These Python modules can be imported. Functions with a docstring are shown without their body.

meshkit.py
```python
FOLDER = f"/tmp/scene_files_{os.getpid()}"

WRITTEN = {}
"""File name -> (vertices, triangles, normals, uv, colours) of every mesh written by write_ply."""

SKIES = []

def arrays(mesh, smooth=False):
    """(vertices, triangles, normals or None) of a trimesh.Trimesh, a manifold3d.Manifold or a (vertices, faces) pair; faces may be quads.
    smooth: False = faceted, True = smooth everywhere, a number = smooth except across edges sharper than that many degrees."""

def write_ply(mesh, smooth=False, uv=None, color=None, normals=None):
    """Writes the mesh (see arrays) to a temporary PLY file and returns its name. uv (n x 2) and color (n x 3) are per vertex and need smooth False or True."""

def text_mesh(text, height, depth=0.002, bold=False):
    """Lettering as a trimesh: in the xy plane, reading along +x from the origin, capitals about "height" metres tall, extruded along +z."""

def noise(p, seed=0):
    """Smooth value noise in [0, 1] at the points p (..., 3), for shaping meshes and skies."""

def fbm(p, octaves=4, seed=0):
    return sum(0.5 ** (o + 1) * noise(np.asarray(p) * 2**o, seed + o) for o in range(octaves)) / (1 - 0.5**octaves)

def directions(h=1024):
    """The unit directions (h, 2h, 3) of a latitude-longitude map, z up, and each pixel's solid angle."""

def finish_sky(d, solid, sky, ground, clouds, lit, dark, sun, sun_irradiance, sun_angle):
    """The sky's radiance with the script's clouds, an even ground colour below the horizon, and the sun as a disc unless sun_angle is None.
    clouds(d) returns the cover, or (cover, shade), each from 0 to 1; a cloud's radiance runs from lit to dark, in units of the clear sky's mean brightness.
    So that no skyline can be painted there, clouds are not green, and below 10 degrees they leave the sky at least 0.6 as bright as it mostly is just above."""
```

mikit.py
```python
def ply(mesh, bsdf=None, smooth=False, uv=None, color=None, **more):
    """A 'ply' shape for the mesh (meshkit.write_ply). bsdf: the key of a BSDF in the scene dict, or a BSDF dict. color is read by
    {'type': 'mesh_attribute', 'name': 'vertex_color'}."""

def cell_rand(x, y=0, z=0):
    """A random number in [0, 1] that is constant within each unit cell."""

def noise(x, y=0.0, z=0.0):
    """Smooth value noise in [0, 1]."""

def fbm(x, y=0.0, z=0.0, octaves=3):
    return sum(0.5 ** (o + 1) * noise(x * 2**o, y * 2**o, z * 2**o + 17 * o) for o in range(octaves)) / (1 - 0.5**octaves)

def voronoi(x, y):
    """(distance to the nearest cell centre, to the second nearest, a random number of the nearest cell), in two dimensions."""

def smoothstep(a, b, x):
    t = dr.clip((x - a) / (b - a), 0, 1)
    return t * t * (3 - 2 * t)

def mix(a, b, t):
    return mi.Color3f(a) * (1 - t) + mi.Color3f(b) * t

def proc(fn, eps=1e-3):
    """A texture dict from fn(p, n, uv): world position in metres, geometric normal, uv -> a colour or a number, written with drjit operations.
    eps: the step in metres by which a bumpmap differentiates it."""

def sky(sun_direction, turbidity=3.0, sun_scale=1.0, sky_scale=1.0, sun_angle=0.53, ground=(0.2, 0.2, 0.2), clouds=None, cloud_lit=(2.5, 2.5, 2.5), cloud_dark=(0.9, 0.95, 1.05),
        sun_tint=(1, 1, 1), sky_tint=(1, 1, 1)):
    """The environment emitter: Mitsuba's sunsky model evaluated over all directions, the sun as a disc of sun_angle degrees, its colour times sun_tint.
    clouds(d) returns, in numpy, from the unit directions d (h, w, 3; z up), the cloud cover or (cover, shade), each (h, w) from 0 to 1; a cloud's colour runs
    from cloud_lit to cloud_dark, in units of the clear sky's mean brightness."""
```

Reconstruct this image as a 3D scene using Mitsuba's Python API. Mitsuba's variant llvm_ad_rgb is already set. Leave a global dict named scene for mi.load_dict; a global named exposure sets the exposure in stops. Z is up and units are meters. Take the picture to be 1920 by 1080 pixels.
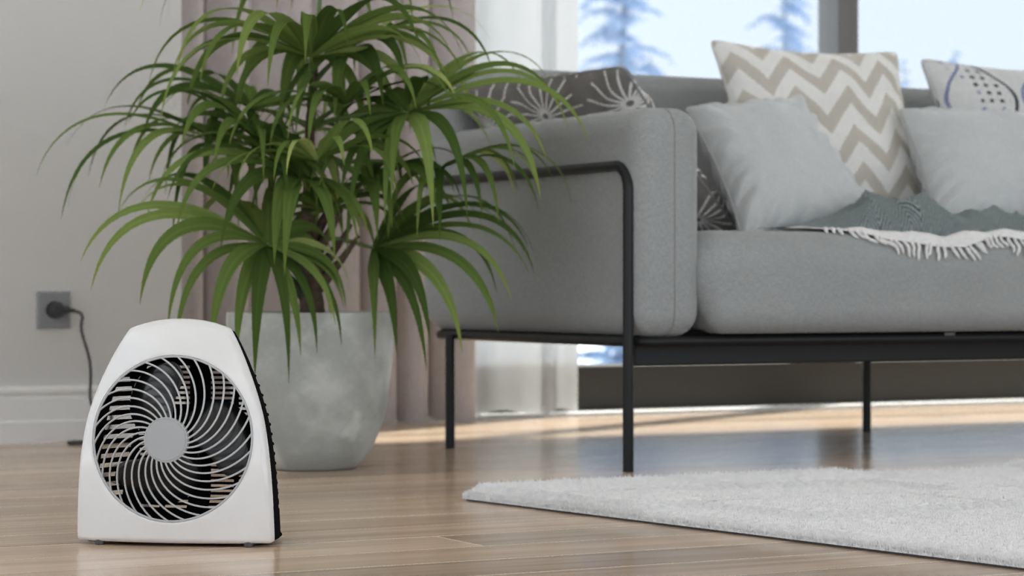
import math, random
import numpy as np, trimesh, mitsuba as mi, drjit as dr
import manifold3d as m3
import mikit, meshkit
from mikit import noise, fbm, smoothstep, mix, cell_rand

PI = math.pi
T = mi.ScalarTransform4f
scene, labels = {}, {}

# ------------------------------------------------------------------ camera, sky, sun, exposure
F = 4500.0                       # focal length in pixels of the 1920 px wide frame
CAM_Z = 0.328
YAW = math.radians(28.3)         # the room's long axis against the camera's right
U2 = np.array([math.cos(YAW), math.sin(YAW)])
V2 = np.array([-math.sin(YAW), math.cos(YAW)])
exposure = 4.29
scene['camera'] = {'type': 'thinlens', 'fov': math.degrees(2 * math.atan(960 / F)), 'fov_axis': 'x',
                   'aperture_radius': 0.0052, 'focus_distance': 3.03, 'near_clip': 0.05, 'far_clip': 900.0,
                   'to_world': T().look_at(origin=[0, 0, CAM_Z], target=[0, 1, CAM_Z], up=[0, 0, 1])}
SUN_EL, SUN_SIDE = math.radians(50), 1.8
sun_h = V2 + SUN_SIDE * U2
sun_h = sun_h / np.linalg.norm(sun_h)
SUN = [sun_h[0] * math.cos(SUN_EL), sun_h[1] * math.cos(SUN_EL), math.sin(SUN_EL)]


def cloud_cover(d):
    p = np.stack([d[..., 0], d[..., 1], d[..., 2] * 2.2], -1) * 2.2
    return np.clip(0.80 + 0.30 * meshkit.fbm(p, 4, 5), 0, 1), np.clip(0.15 * meshkit.fbm(p * 1.7, 3, 9), 0, 1)


SKY = 0.30
scene['sky'] = mikit.sky(SUN, turbidity=3.0, sun_scale=0.68, sky_scale=SKY, sun_angle=2.5, ground=(0.62, 0.66, 0.70),
                         sun_tint=(0.84, 0.96, 1.16), clouds=cloud_cover, cloud_lit=(1.68, 1.79, 1.93), cloud_dark=(1.48, 1.61, 1.77))


# ------------------------------------------------------------------ helpers
def W(u, v, z=0.0):
    """room coordinates (u along the window wall, v towards it) -> world"""
    return np.array([u * U2[0] + v * V2[0], u * U2[1] + v * V2[1], z])


ROOM = np.array([[U2[0], V2[0], 0], [U2[1], V2[1], 0], [0, 0, 1.0]])


def room(mesh):
    v, f = mesh
    return np.asarray(v, float) @ ROOM.T, f


def at(px, py, Y):
    """the point at distance Y that is seen at this pixel"""
    return np.array([(px - 960) / F * Y, Y, CAM_Z - (py - 540) / F * Y])


def vf(m):
    """manifold / trimesh -> (v, f)"""
    if isinstance(m, tuple):
        return np.asarray(m[0], float), np.asarray(m[1])
    if hasattr(m, 'to_mesh'):
        q = m.to_mesh()
        return np.array(q.vert_properties[:, :3], float), np.array(q.tri_verts)
    return np.array(m.vertices, float), np.array(m.faces)


def tri(f):
    f = np.asarray(f)
    return np.vstack([f[:, [0, 1, 2]], f[:, [0, 2, 3]]]) if f.shape[1] == 4 else f


def join(*ms):
    vs, fs, n = [], [], 0
    for m in ms:
        v, f = vf(m)
        f = tri(f)
        vs.append(v); fs.append(f + n); n += len(v)
    return np.vstack(vs), np.vstack(fs)


def put(mesh, R=None, t=(0, 0, 0)):
    v, f = vf(mesh)
    if R is not None:
        v = v @ np.asarray(R).T
    return v + np.asarray(t, float), f


def add(key, mesh, bsdf, smooth=30, **kw):
    v, f = vf(mesh)
    scene[key] = mikit.ply((v, tri(f)), bsdf, smooth, **kw)
    return key


def tag(key, label=None, category=None, group=None, kind=None):
    d = {}
    if label: d['label'] = label
    if category: d['category'] = category
    if group: d['group'] = group
    if kind: d['kind'] = kind
    labels[key] = d
    return key


_count = {}


def numbered(base):
    n = _count.get(base, 0)
    _count[base] = n + 1
    return base if n == 0 else f'{base}_{n:03d}'


def box(u0, u1, v0, v1, z0, z1, c=0.0):
    """box with chamfered edges, axis-aligned"""
    if c <= 0:
        p = np.array([[x, y, z] for x in (u0, u1) for y in (v0, v1) for z in (z0, z1)], float)
        return p, np.array([[0, 1, 3, 2], [4, 6, 7, 5], [0, 4, 5, 1], [2, 3, 7, 6], [0, 2, 6, 4], [1, 5, 7, 3]])
    pts = []
    for x, sx in ((u0, 1), (u1, -1)):
        for y, sy in ((v0, 1), (v1, -1)):
            for z, sz in ((z0, 1), (z1, -1)):
                pts += [[x, y + sy * c, z + sz * c], [x + sx * c, y, z + sz * c], [x + sx * c, y + sy * c, z]]
    return vf(m3.Manifold.hull_points(np.array(pts, float)))


def hull_spheres(cs, seg=32):
    """hull of spheres [(centre, r), ...]"""
    return vf(m3.Manifold.batch_hull([m3.Manifold.sphere(r, seg).translate(list(map(float, c))) for c, r in cs]))


def rbox(u0, u1, v0, v1, z0, z1, r, seg=32):
    return hull_spheres([((u, v, z), r) for u in (u0 + r, u1 - r) for v in (v0 + r, v1 - r) for z in (z0 + r, z1 - r)], seg)


def tube(points, r, sides=12, closed=False, caps=True):
    p = np.asarray(points, float)
    n = len(p)
    r = np.broadcast_to(np.asarray(r, float), (n,))
    if closed:
        t = np.roll(p, -1, 0) - np.roll(p, 1, 0)
    else:
        t = np.gradient(p, axis=0)
    t /= np.linalg.norm(t, axis=1, keepdims=True) + 1e-12
    a = np.cross(t[0], [0, 0, 1.0] if abs(t[0][2]) < 0.9 else [1.0, 0, 0])
    rows = []
    ang = np.arange(sides) * 2 * PI / sides
    for i in range(n):
        a = a - t[i] * (a @ t[i])
        a /= np.linalg.norm(a) + 1e-12
        b = np.cross(t[i], a)
        rows.append(p[i] + r[i] * (np.cos(ang)[:, None] * a + np.sin(ang)[:, None] * b))
    v = np.vstack(rows)
    f = []
    m = n if closed else n - 1
    for i in range(m):
        i2 = (i + 1) % n
        for j in range(sides):
            j2 = (j + 1) % sides
            f.append([i * sides + j, i * sides + j2, i2 * sides + j2, i2 * sides + j])
    f = tri(np.array(f))
    if caps and not closed:
        v = np.vstack([v, p[0], p[-1]])
        c0, c1 = len(v) - 2, len(v) - 1
        e = [[c0, (j + 1) % sides, j] for j in range(sides)] + [[c1, (n - 1) * sides + j, (n - 1) * sides + (j + 1) % sides] for j in range(sides)]
        f = np.vstack([f, e])
    return v, f


def bend(points, radius, steps=8):
    """polyline with rounded corners"""
    p = [np.asarray(q, float) for q in points]
    out = [p[0]]
    for a, b, c in zip(p, p[1:], p[2:]):
        d1, d2 = (a - b) / np.linalg.norm(a - b), (c - b) / np.linalg.norm(c - b)
        half = math.acos(np.clip(d1 @ d2, -1, 1)) / 2
        L = radius / math.tan(half)
        s, e = b + d1 * L, b + d2 * L
        cen = b + (d1 + d2) / np.linalg.norm(d1 + d2) * radius / math.sin(half)
        for k in range(steps + 1):
            w = k / steps
            q = (s - cen) * (1 - w) + (e - cen) * w
            out.append(cen + q / np.linalg.norm(q) * radius)
    out.append(p[-1])
    return np.array(out)


def spline(points, n=40):
    from scipy.interpolate import CubicSpline
    p = np.asarray(points, float)
    t = np.concatenate([[0], np.cumsum(np.linalg.norm(np.diff(p, axis=0), axis=1))])
    return CubicSpline(t, p)(np.linspace(0, t[-1], n))


def lathe(profile, n=64, cap=True):
    """profile [(r, z), ...] bottom to top, outer side"""
    pr = np.asarray(profile, float)
    ang = np.arange(n) * 2 * PI / n
    v = np.array([[r * math.cos(a), r * math.sin(a), z] for r, z in pr for a in ang])
    f = [[i * n + j, i * n + (j + 1) % n, (i + 1) * n + (j + 1) % n, (i + 1) * n + j] for i in range(len(pr) - 1) for j in range(n)]
    return v, tri(np.array(f))


def grid_faces(a, b):
    i, j = np.meshgrid(np.arange(a - 1), np.arange(b - 1), indexing='ij')
    q = np.stack([i * b + j, (i + 1) * b + j, (i + 1) * b + j + 1, i * b + j + 1], -1).reshape(-1, 4)
    return q


# ------------------------------------------------------------------ materials
def rgb(*c):
    return {'type': 'rgb', 'value': list(c)}


def principled(key, color, rough=0.5, metallic=0.0, spec=0.5, **kw):
    scene[key] = {'type': 'twosided', 'bsdf': {'type': 'principled', 'base_color': color if isinstance(color, dict) else rgb(*color),
                  'roughness': rough, 'metallic': metallic, 'specular': spec, **kw}}


def ru(p):
    return p.x * float(U2[0]) + p.y * float(U2[1])


def rv(p):
    return p.x * float(V2[0]) + p.y * float(V2[1])


def tex_wall(p, n, uv):
    k = fbm(p.x * 3, p.y * 3, p.z * 3, 3)
    return mix((0.585, 0.573, 0.557), (0.63, 0.618, 0.602), k)


scene['paint'] = {'type': 'twosided', 'bsdf': {'type': 'diffuse', 'reflectance': mikit.proc(tex_wall)}}
principled('white_trim', (0.76, 0.75, 0.735), 0.35)
scene['ceiling_paint'] = {'type': 'twosided', 'bsdf': {'type': 'diffuse', 'reflectance': rgb(0.82, 0.82, 0.81)}}


def wood(shift, tone):
    def fn(p, n, uv):
        u, v = ru(p) + shift * 7.3, rv(p) + shift * 3.1
        warp = 0.02 * noise(u * 1.7, v * 9.0, shift)
        big = fbm(u * 1.1, (v + warp) * 26.0, shift, 3)
        fine = fbm(u * 5.0, (v + warp) * 190.0, shift, 3)
        vein = smoothstep(0.60, 0.80, fbm(u * 0.9, (v + warp * 2) * 60.0, shift + 5, 3))
        kx, ky, kr = mikit.voronoi(u * 0.9, v * 3.3)
        knot = 1 - smoothstep(0.02, 0.10, kx)
        c = mix((0.305, 0.212, 0.142), (0.515, 0.388, 0.284), smoothstep(0.15, 0.95, big * 0.70 + fine * 0.36))
        c = c * (1 - 0.20 * vein) * (1 - 0.45 * knot * mi.Float(dr.select(kr > 0.6, 1.0, 0.0))) * tone
        bevel_glint = mi.Float(dr.select(n.z < 0.93, 1.0, 0.0))        # seam highlight painted in: eased edges get a paler tone
        return mix(c, mi.Color3f(0.80, 0.69, 0.57), 0.75 * bevel_glint)
    return fn


def wood_rough(p, n, uv):
    return 0.15 + 0.10 * fbm(ru(p) * 3, rv(p) * 60, 0, 2)


TONES = [0.84, 0.95, 1.04, 1.12]
for i, tone in enumerate(TONES):
    scene[f'oak_{i}'] = {'type': 'twosided', 'bsdf': {'type': 'principled', 'base_color': mikit.proc(wood(i * 1.7 + 0.3, tone)),
                         'roughness': mikit.proc(wood_rough), 'specular': 0.28}}
principled('plank_joint', (0.10, 0.07, 0.05), 0.8)


def fabric(key, a, b, scale=1.0, weave=0.0, bump=0.0004, sheen=0.3):
    def fn(p, n, uv):
        k = fbm(p.x * 260 * scale, p.y * 260 * scale, p.z * 260 * scale, 2)
        big = fbm(p.x * 9, p.y * 9, p.z * 9, 3)
        return mix(a, b, dr.clip((k - 0.5) * 1.3 + 0.5 + (big - 0.5) * 0.25, 0, 1))
    scene[key] = {'type': 'twosided', 'bsdf': {'type': 'principled', 'base_color': mikit.proc(fn), 'roughness': 0.9, 'specular': 0.2, 'sheen': sheen}}


fabric('sofa_fabric', (0.235, 0.246, 0.248), (0.370, 0.384, 0.386), 1.7)
fabric('grey_linen', (0.455, 0.475, 0.485), (0.57, 0.59, 0.60), 1.6)
fabric('taupe_drape', (0.465, 0.42, 0.415), (0.525, 0.48, 0.475), 0.6, sheen=0.1)
fabric('white_wool', (0.64, 0.64, 0.635), (0.80, 0.80, 0.795), 1.0)
fabric('rug_pile', (0.60, 0.605, 0.61), (0.76, 0.765, 0.77), 0.7)
principled('rug_back', (0.10, 0.10, 0.10), 0.9)
principled('seam_thread', (0.20, 0.205, 0.21), 0.9)
principled('chevron_piping', (0.55, 0.53, 0.49), 0.9)
principled('sofa_piping', (0.26, 0.265, 0.265), 0.9)
principled('pillow_piping', (0.38, 0.39, 0.40), 0.9)


def tex_chevron(p, n, uv):
    s, t = uv.x + 0.02 * (noise(uv.x * 3, uv.y * 3) - 0.5), uv.y
    z = dr.abs(s * 3.9 + 0.28 - dr.floor(s * 3.9 + 0.28) - 0.5) * 2
    f = t * 4.9 + z * 0.82
    f = f - dr.floor(f)
    k = smoothstep(0.0, 0.02, f) * (1 - smoothstep(0.48, 0.50, f))
    weave = 0.93 + 0.14 * noise(uv.x * 300, uv.y * 300)
    return mix((0.74, 0.735, 0.72), (0.50, 0.47, 0.42), k) * weave


def tex_floral(p, n, uv):
    # bursts of pale strokes on grey brown, on a staggered grid
    best, bx, by = mi.Float(9), mi.Float(0), mi.Float(0)
    gx, gy = uv.x * 2.7, uv.y * 3.0
    for a in (-1, 0, 1):
        for b in (-1, 0, 1):
            cy = dr.floor(gy) + b
            odd = cy - 2 * dr.floor(cy / 2)
            cx = dr.floor(gx - 0.5 * odd) + a + 0.5 * odd
            dx = gx - (cx + 0.5 + 0.20 * (cell_rand(cx * 2, cy, 3) - 0.5))
            dy = gy - (cy + 0.5 + 0.20 * (cell_rand(cx * 2, cy, 4) - 0.5))
            d = dr.sqrt(dx * dx + dy * dy)
            nearer = d < best
            bx, by, best = dr.select(nearer, dx, bx), dr.select(nearer, dy, by), dr.minimum(d, best)
    ang = dr.atan2(by, bx) + 0.25 * noise(uv.x * 4, uv.y * 4)
    k = ang * 17 / (2 * PI)
    off = dr.abs(k - dr.floor(k) - 0.5) * 2 * PI / 17 * best
    reach = 0.50 + 0.16 * cell_rand(dr.floor(k) + 40, uv.x * 0, 0)
    line = (1 - smoothstep(0.009, 0.017, off)) * smoothstep(0.035, 0.05, best) * (1 - smoothstep(reach, reach + 0.02, best))
    base = mix((0.125, 0.115, 0.111), (0.20, 0.187, 0.18), fbm(uv.x * 12, uv.y * 12))
    return mix(base, mi.Color3f(0.60, 0.59, 0.57), line)


def tex_ogee(p, n, uv):
    x, y = uv.x * 5.4 + 0.42, uv.y * 1.55 + 0.12
    wv = 0.40 * dr.sin(2 * PI * y)

    def gap(a):                                             # distance to the nearest of the lines x = a, a + 2, a + 4, ...
        q = (a - 1) * 0.5
        return dr.abs(q - dr.floor(q) - 0.5) * 2

    d1, d2 = gap(x - wv), gap(x - 1 + wv)
    black = 1 - smoothstep(0.040, 0.062, d1)
    blue = 1 - smoothstep(0.036, 0.058, d2)
    gx, gy = uv.x * 19, uv.y * 19
    cx, cy = dr.floor(gx), dr.floor(gy)
    dd = dr.sqrt(dr.square(gx - cx - 0.5) + dr.square(gy - cy - 0.5))
    half = (x - wv) * 0.5
    between = half - dr.floor(half)
    left = mi.Float(dr.select((between > 0.5) & (d1 > 0.16) & (d2 > 0.16), 1.0, 0.0))
    dot = (1 - smoothstep(0.20, 0.28, dd)) * left
    dark = mi.Float(dr.select(cell_rand(cx, cy, 2) > 0.5, 1.0, 0.0))
    c = mix((0.55, 0.555, 0.56), (0.64, 0.64, 0.64), fbm(uv.x * 60, uv.y * 60))
    c = mix(c, mi.Color3f(0.20, 0.22, 0.36), blue)
    c = mix(c, mi.Color3f(0.045, 0.05, 0.065), black)
    return mix(c, mix(mi.Color3f(0.25, 0.26, 0.42), mi.Color3f(0.04, 0.04, 0.06), dark), dot)


def tex_herringbone(p, n, uv):
    x, y = uv.x * 44, uv.y * 44
    z = dr.abs(x / 4 - dr.floor(x / 4) - 0.5) * 4
    f = y + z * 1.6
    f = f - dr.floor(f)
    k = smoothstep(0.3, 0.5, f) * (1 - smoothstep(0.8, 1.0, f))
    return mix((0.045, 0.064, 0.068), (0.30, 0.34, 0.342), k * 0.8 + 0.35 * (noise(uv.x * 300, uv.y * 300) - 0.3))


for key, fn in (('chevron_cotton', tex_chevron), ('floral_cotton', tex_floral), ('ogee_cotton', tex_ogee), ('herringbone_wool', tex_herringbone)):
    scene[key] = {'type': 'twosided', 'bsdf': {'type': 'principled', 'base_color': mikit.proc(fn), 'roughness': 0.9, 'specular': 0.2, 'sheen': 0.2}}

principled('black_steel', (0.013, 0.014, 0.015), 0.34, spec=0.25)
principled('window_frame_grey', (0.046, 0.042, 0.037), 0.5, spec=0.3)
principled('window_post_grey', (0.150, 0.150, 0.152), 0.45, spec=0.4)
principled('white_plastic', (0.70, 0.70, 0.695), 0.14, spec=1.0, clearcoat=1.0, clearcoat_gloss=0.95)
scene['black_plastic'] = {'type': 'twosided', 'bsdf': {'type': 'diffuse', 'reflectance': rgb(0.011, 0.011, 0.012)}}
principled('black_gloss', (0.006, 0.007, 0.008), 0.17, spec=0.5)
principled('grille_grey', (0.47, 0.48, 0.485), 0.34)
principled('hub_grey', (0.40, 0.42, 0.43), 0.40)
principled('foot_metal', (0.09, 0.09, 0.095), 0.3, metallic=0.6)
principled('outlet_grey', (0.24, 0.245, 0.255), 0.40)
principled('outlet_socket', (0.30, 0.305, 0.315), 0.35)
principled('cable_black', (0.030, 0.032, 0.035), 0.40)


def tex_concrete(p, n, uv):
    a = fbm(p.x * 9 + 3, p.y * 9, p.z * 9, 4)
    b = fbm(p.x * 26, p.y * 26, p.z * 26 + 5, 4)
    c = fbm(p.x * 180, p.y * 180, p.z * 180, 2)
    k = smoothstep(0.36, 0.66, 0.65 * a + 0.35 * b)
    pale = smoothstep(0.60, 0.74, fbm(p.x * 14 + 9, p.y * 14, p.z * 11, 4))
    col = mix((0.38, 0.395, 0.37), (0.55, 0.565, 0.535), k)
    return mix(col, mi.Color3f(0.68, 0.695, 0.67), pale * 0.8) * (0.94 + 0.12 * c)


scene['concrete'] = {'type': 'twosided', 'bsdf': {'type': 'principled', 'base_color': mikit.proc(tex_concrete), 'roughness': 0.42, 'specular': 0.35}}
principled('soil', (0.022, 0.017, 0.013), 0.95)


def tex_trunk(p, n, uv):
    k = fbm(p.x * 60, p.y * 60, p.z * 160, 3)
    return mix((0.030, 0.020, 0.014), (0.13, 0.085, 0.055), k)


scene['palm_bark'] = {'type': 'twosided', 'bsdf': {'type': 'principled', 'base_color': mikit.proc(tex_trunk), 'roughness': 0.85}}


def leaf(key, c, trans=0.35):
    def fn(p, n, uv):
        rib = dr.abs(uv.x - 0.5)
        s = noise(uv.x * 22, uv.y * 2.0, c[1] * 50)
        col = mi.Color3f(*c) * (0.84 + 0.32 * s)
        col = mix(col * 1.30, col, smoothstep(0.0, 0.07, rib))
        return mix(col, mi.Color3f(c[0] * 1.25, c[1] * 1.1, c[2]), smoothstep(0.75, 1.0, uv.y))
    scene[key] = {'type': 'principledthin', 'base_color': mikit.proc(fn), 'roughness': 0.38, 'spec_trans': 0.0,
                  'diff_trans': trans, 'eta': 1.45}


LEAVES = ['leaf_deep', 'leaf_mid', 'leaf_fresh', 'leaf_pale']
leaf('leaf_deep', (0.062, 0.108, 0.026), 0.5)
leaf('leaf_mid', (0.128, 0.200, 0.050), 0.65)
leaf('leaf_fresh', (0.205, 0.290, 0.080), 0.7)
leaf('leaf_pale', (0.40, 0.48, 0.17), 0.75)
principled('petiole_green', (0.10, 0.155, 0.040), 0.5)
principled('petiole_dark', (0.035, 0.040, 0.018), 0.7)

scene['pane_glass'] = {'type': 'thindielectric', 'int_ior': 1.5, 'specular_transmittance': rgb(0.715, 0.765, 0.785)}
scene['sheer_voile'] = {'type': 'principledthin', 'base_color': rgb(0.60, 0.59, 0.58), 'roughness': 0.6, 'spec_trans': 0.18, 'diff_trans': 0.72, 'eta': 1.02}
principled('snow', (0.70, 0.76, 0.84), 0.9, spec=0.1)
principled('spruce_haze', (0.27, 0.37, 0.52), 0.9, spec=0.1)  # distance haze painted into the needle colour as blue-grey
principled('spruce_bark', (0.16, 0.19, 0.24), 0.95, spec=0.1)

# ------------------------------------------------------------------ the setting
rng = np.random.default_rng(7)
V_WALL, U_END, V_WIN, CEIL = 4.967, 1.853, 5.44, 2.70
U_L, U_R, V_B = -2.4, 7.6, -2.2

# floor: a sub-floor with planks, each its own piece
add('floor', room(box(U_L, U_R, V_B, V_WIN + 0.05, -0.06, -0.014)), 'plank_joint', False)
tag('floor', 'light brown oak plank floor with a satin sheen', kind='structure')
PW = 0.137
row0 = math.floor((1.2) / PW)
n_plank = 0
v_first = 2.874 * 0.893 - PW * 40            # a seam passes where the photograph shows one
for r in range(60):
    v0 = v_first + r * PW
    if v0 > V_WIN + 0.02 or v0 + PW < V_B:
        continue
    v1 = min(v0 + PW, V_WIN + 0.05)
    far = v1 < 1.6
    u = U_L - rng.random() * 1.5
    while u < U_R:
        L = 1.35 + 0.75 * rng.random()
        if far: L *= 3
        u0, u1 = max(u, U_L), min(u + L, U_R)
        u += L
        if u1 - u0 < 0.02:
            continue
        h = 0.0006 * rng.random()
        c, g = 0.0014, 0.00035
        key = numbered('floor__plank')
        add(key, room(box(u0 + g, u1 - g, v0 + g, v1 - g, -0.0135, -h * 0.5, c)), f'oak_{rng.integers(4)}', False)
        n_plank += 1

# the wall with the socket, ending at the window bay
add('wall_left', room(join(box(U_L - 0.15, U_END, V_WALL, V_WIN + 0.35, 0, CEIL))), 'paint', False)
tag('wall_left', 'plain off-white wall with the socket, left of the window bay', kind='structure')
add('ceiling', room(box(U_L - 0.15, U_R, V_B, V_WIN + 0.16, CEIL, CEIL + 0.1)), 'ceiling_paint', False)
add('wall_added_pier', room(box(U_L - 0.15, U_L, -0.75, 1.15, 0, CEIL)), 'paint', False)  # unseen pier, added to shape the reflections on the heater's front
tag('wall_added_pier', 'added off-white wall pier, unseen at the left end of the room, shaping the heater reflections', kind='structure')
add('wall_added_right', room(box(U_R, U_R + 0.15, V_B, V_WIN + 0.16, 0, CEIL)), 'paint', False)  # unseen wall, added to shut the sun out of the open end
tag('wall_added_right', 'added off-white wall, unseen at the far right end of the room, keeping the sun out', kind='structure')
tag('ceiling', 'plain white ceiling', kind='structure')
add('wall_back', room(box(U_END, U_R, V_WIN + 0.0, V_WIN + 0.16, 2.45, CEIL)), 'paint', False)
tag('wall_back', 'white lintel above the tall window', kind='structure')
prof = [(0, 0), (-0.020, 0), (-0.020, 0.044), (-0.0165, 0.048), (-0.0165, 0.092), (-0.0145, 0.097), (-0.0145, 0.101), (-0.019, 0.106), (-0.019, 0.113), (-0.012, 0.119), (0, 0.119)]
bb_v, bb_f = [], []
for uu in (U_L, U_END + 0.002):
    bb_v += [[uu, V_WALL + a, z] for a, z in prof]
k = len(prof)
bb_f = [[i, i + 1, k + i + 1, k + i] for i in range(k - 1)]
cap = [[k, k + i, k + i + 1] for i in range(1, k - 1)]
add('baseboard_left', room((np.array(bb_v), np.vstack([tri(np.array(bb_f)), cap]))), 'white_trim', False)
tag('baseboard_left', 'white moulded baseboard along the wall with the socket', kind='structure')

# the window: low white threshold, bottom panel, posts, panes
add('trim_1', room(box(U_END, U_R, 5.335, V_WIN + 0.10, -0.012, 0.0085, 0.002)), 'white_trim', False)
tag('trim_1', 'low white threshold strip at the foot of the window', kind='structure')
frame = [box(U_END, U_R, V_WIN, V_WIN + 0.09, 0.008, 0.126, 0.004), box(U_END, U_R, V_WIN, V_WIN + 0.09, 2.38, 2.45, 0.004),
         box(U_END, U_END + 0.07, V_WIN, V_WIN + 0.09, 0.126, 2.38, 0.004)]
add('window_1__frame', room(join(*frame)), 'window_frame_grey', False)
tag('window_1', 'tall dark-framed window with haze-blue firs outside', kind='structure')
U_POST = 3.995
for i, uu in enumerate((U_POST, U_POST + 2.2)):
    key = numbered('window_1__mullion')
    add(key, room(join(box(uu - 0.040, uu - 0.002, V_WIN - 0.004, V_WIN + 0.092, 0.126, 2.38, 0.002), box(uu + 0.000, uu + 0.040, V_WIN + 0.008, V_WIN + 0.09, 0.126, 2.38, 0.003))), 'window_post_grey', False)
for a, b in ((U_END + 0.07, U_POST - 0.04), (U_POST + 0.04, U_POST + 2.16), (U_POST + 2.24, U_R)):
    key = numbered('window_1__pane')
    q = np.array([[a, V_WIN + 0.05, 0.12], [b, V_WIN + 0.05, 0.12], [b, V_WIN + 0.05, 2.39], [a, V_WIN + 0.05, 2.39]])
    add(key, room((q, np.array([[0, 1, 2, 3]]))), 'pane_glass', False)

# outside: snowy ground a storey below, firs
G_Z = -3.2
gx = np.linspace(-60, 140, 60)
gy = np.linspace(14, 240, 60)
X, Y = np.meshgrid(gx, gy, indexing='ij')
gz = G_Z + 0.5 * (meshkit.fbm(np.stack([X * 0.05, Y * 0.05, X * 0], -1), 3) - 0.5)
add('ground_outside', (np.stack([X, Y, gz], -1).reshape(-1, 3), grid_faces(60, 60)[:, ::-1]), 'snow', True)
tag('ground_outside', 'snow-covered ground far below the window', kind='structure')


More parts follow.
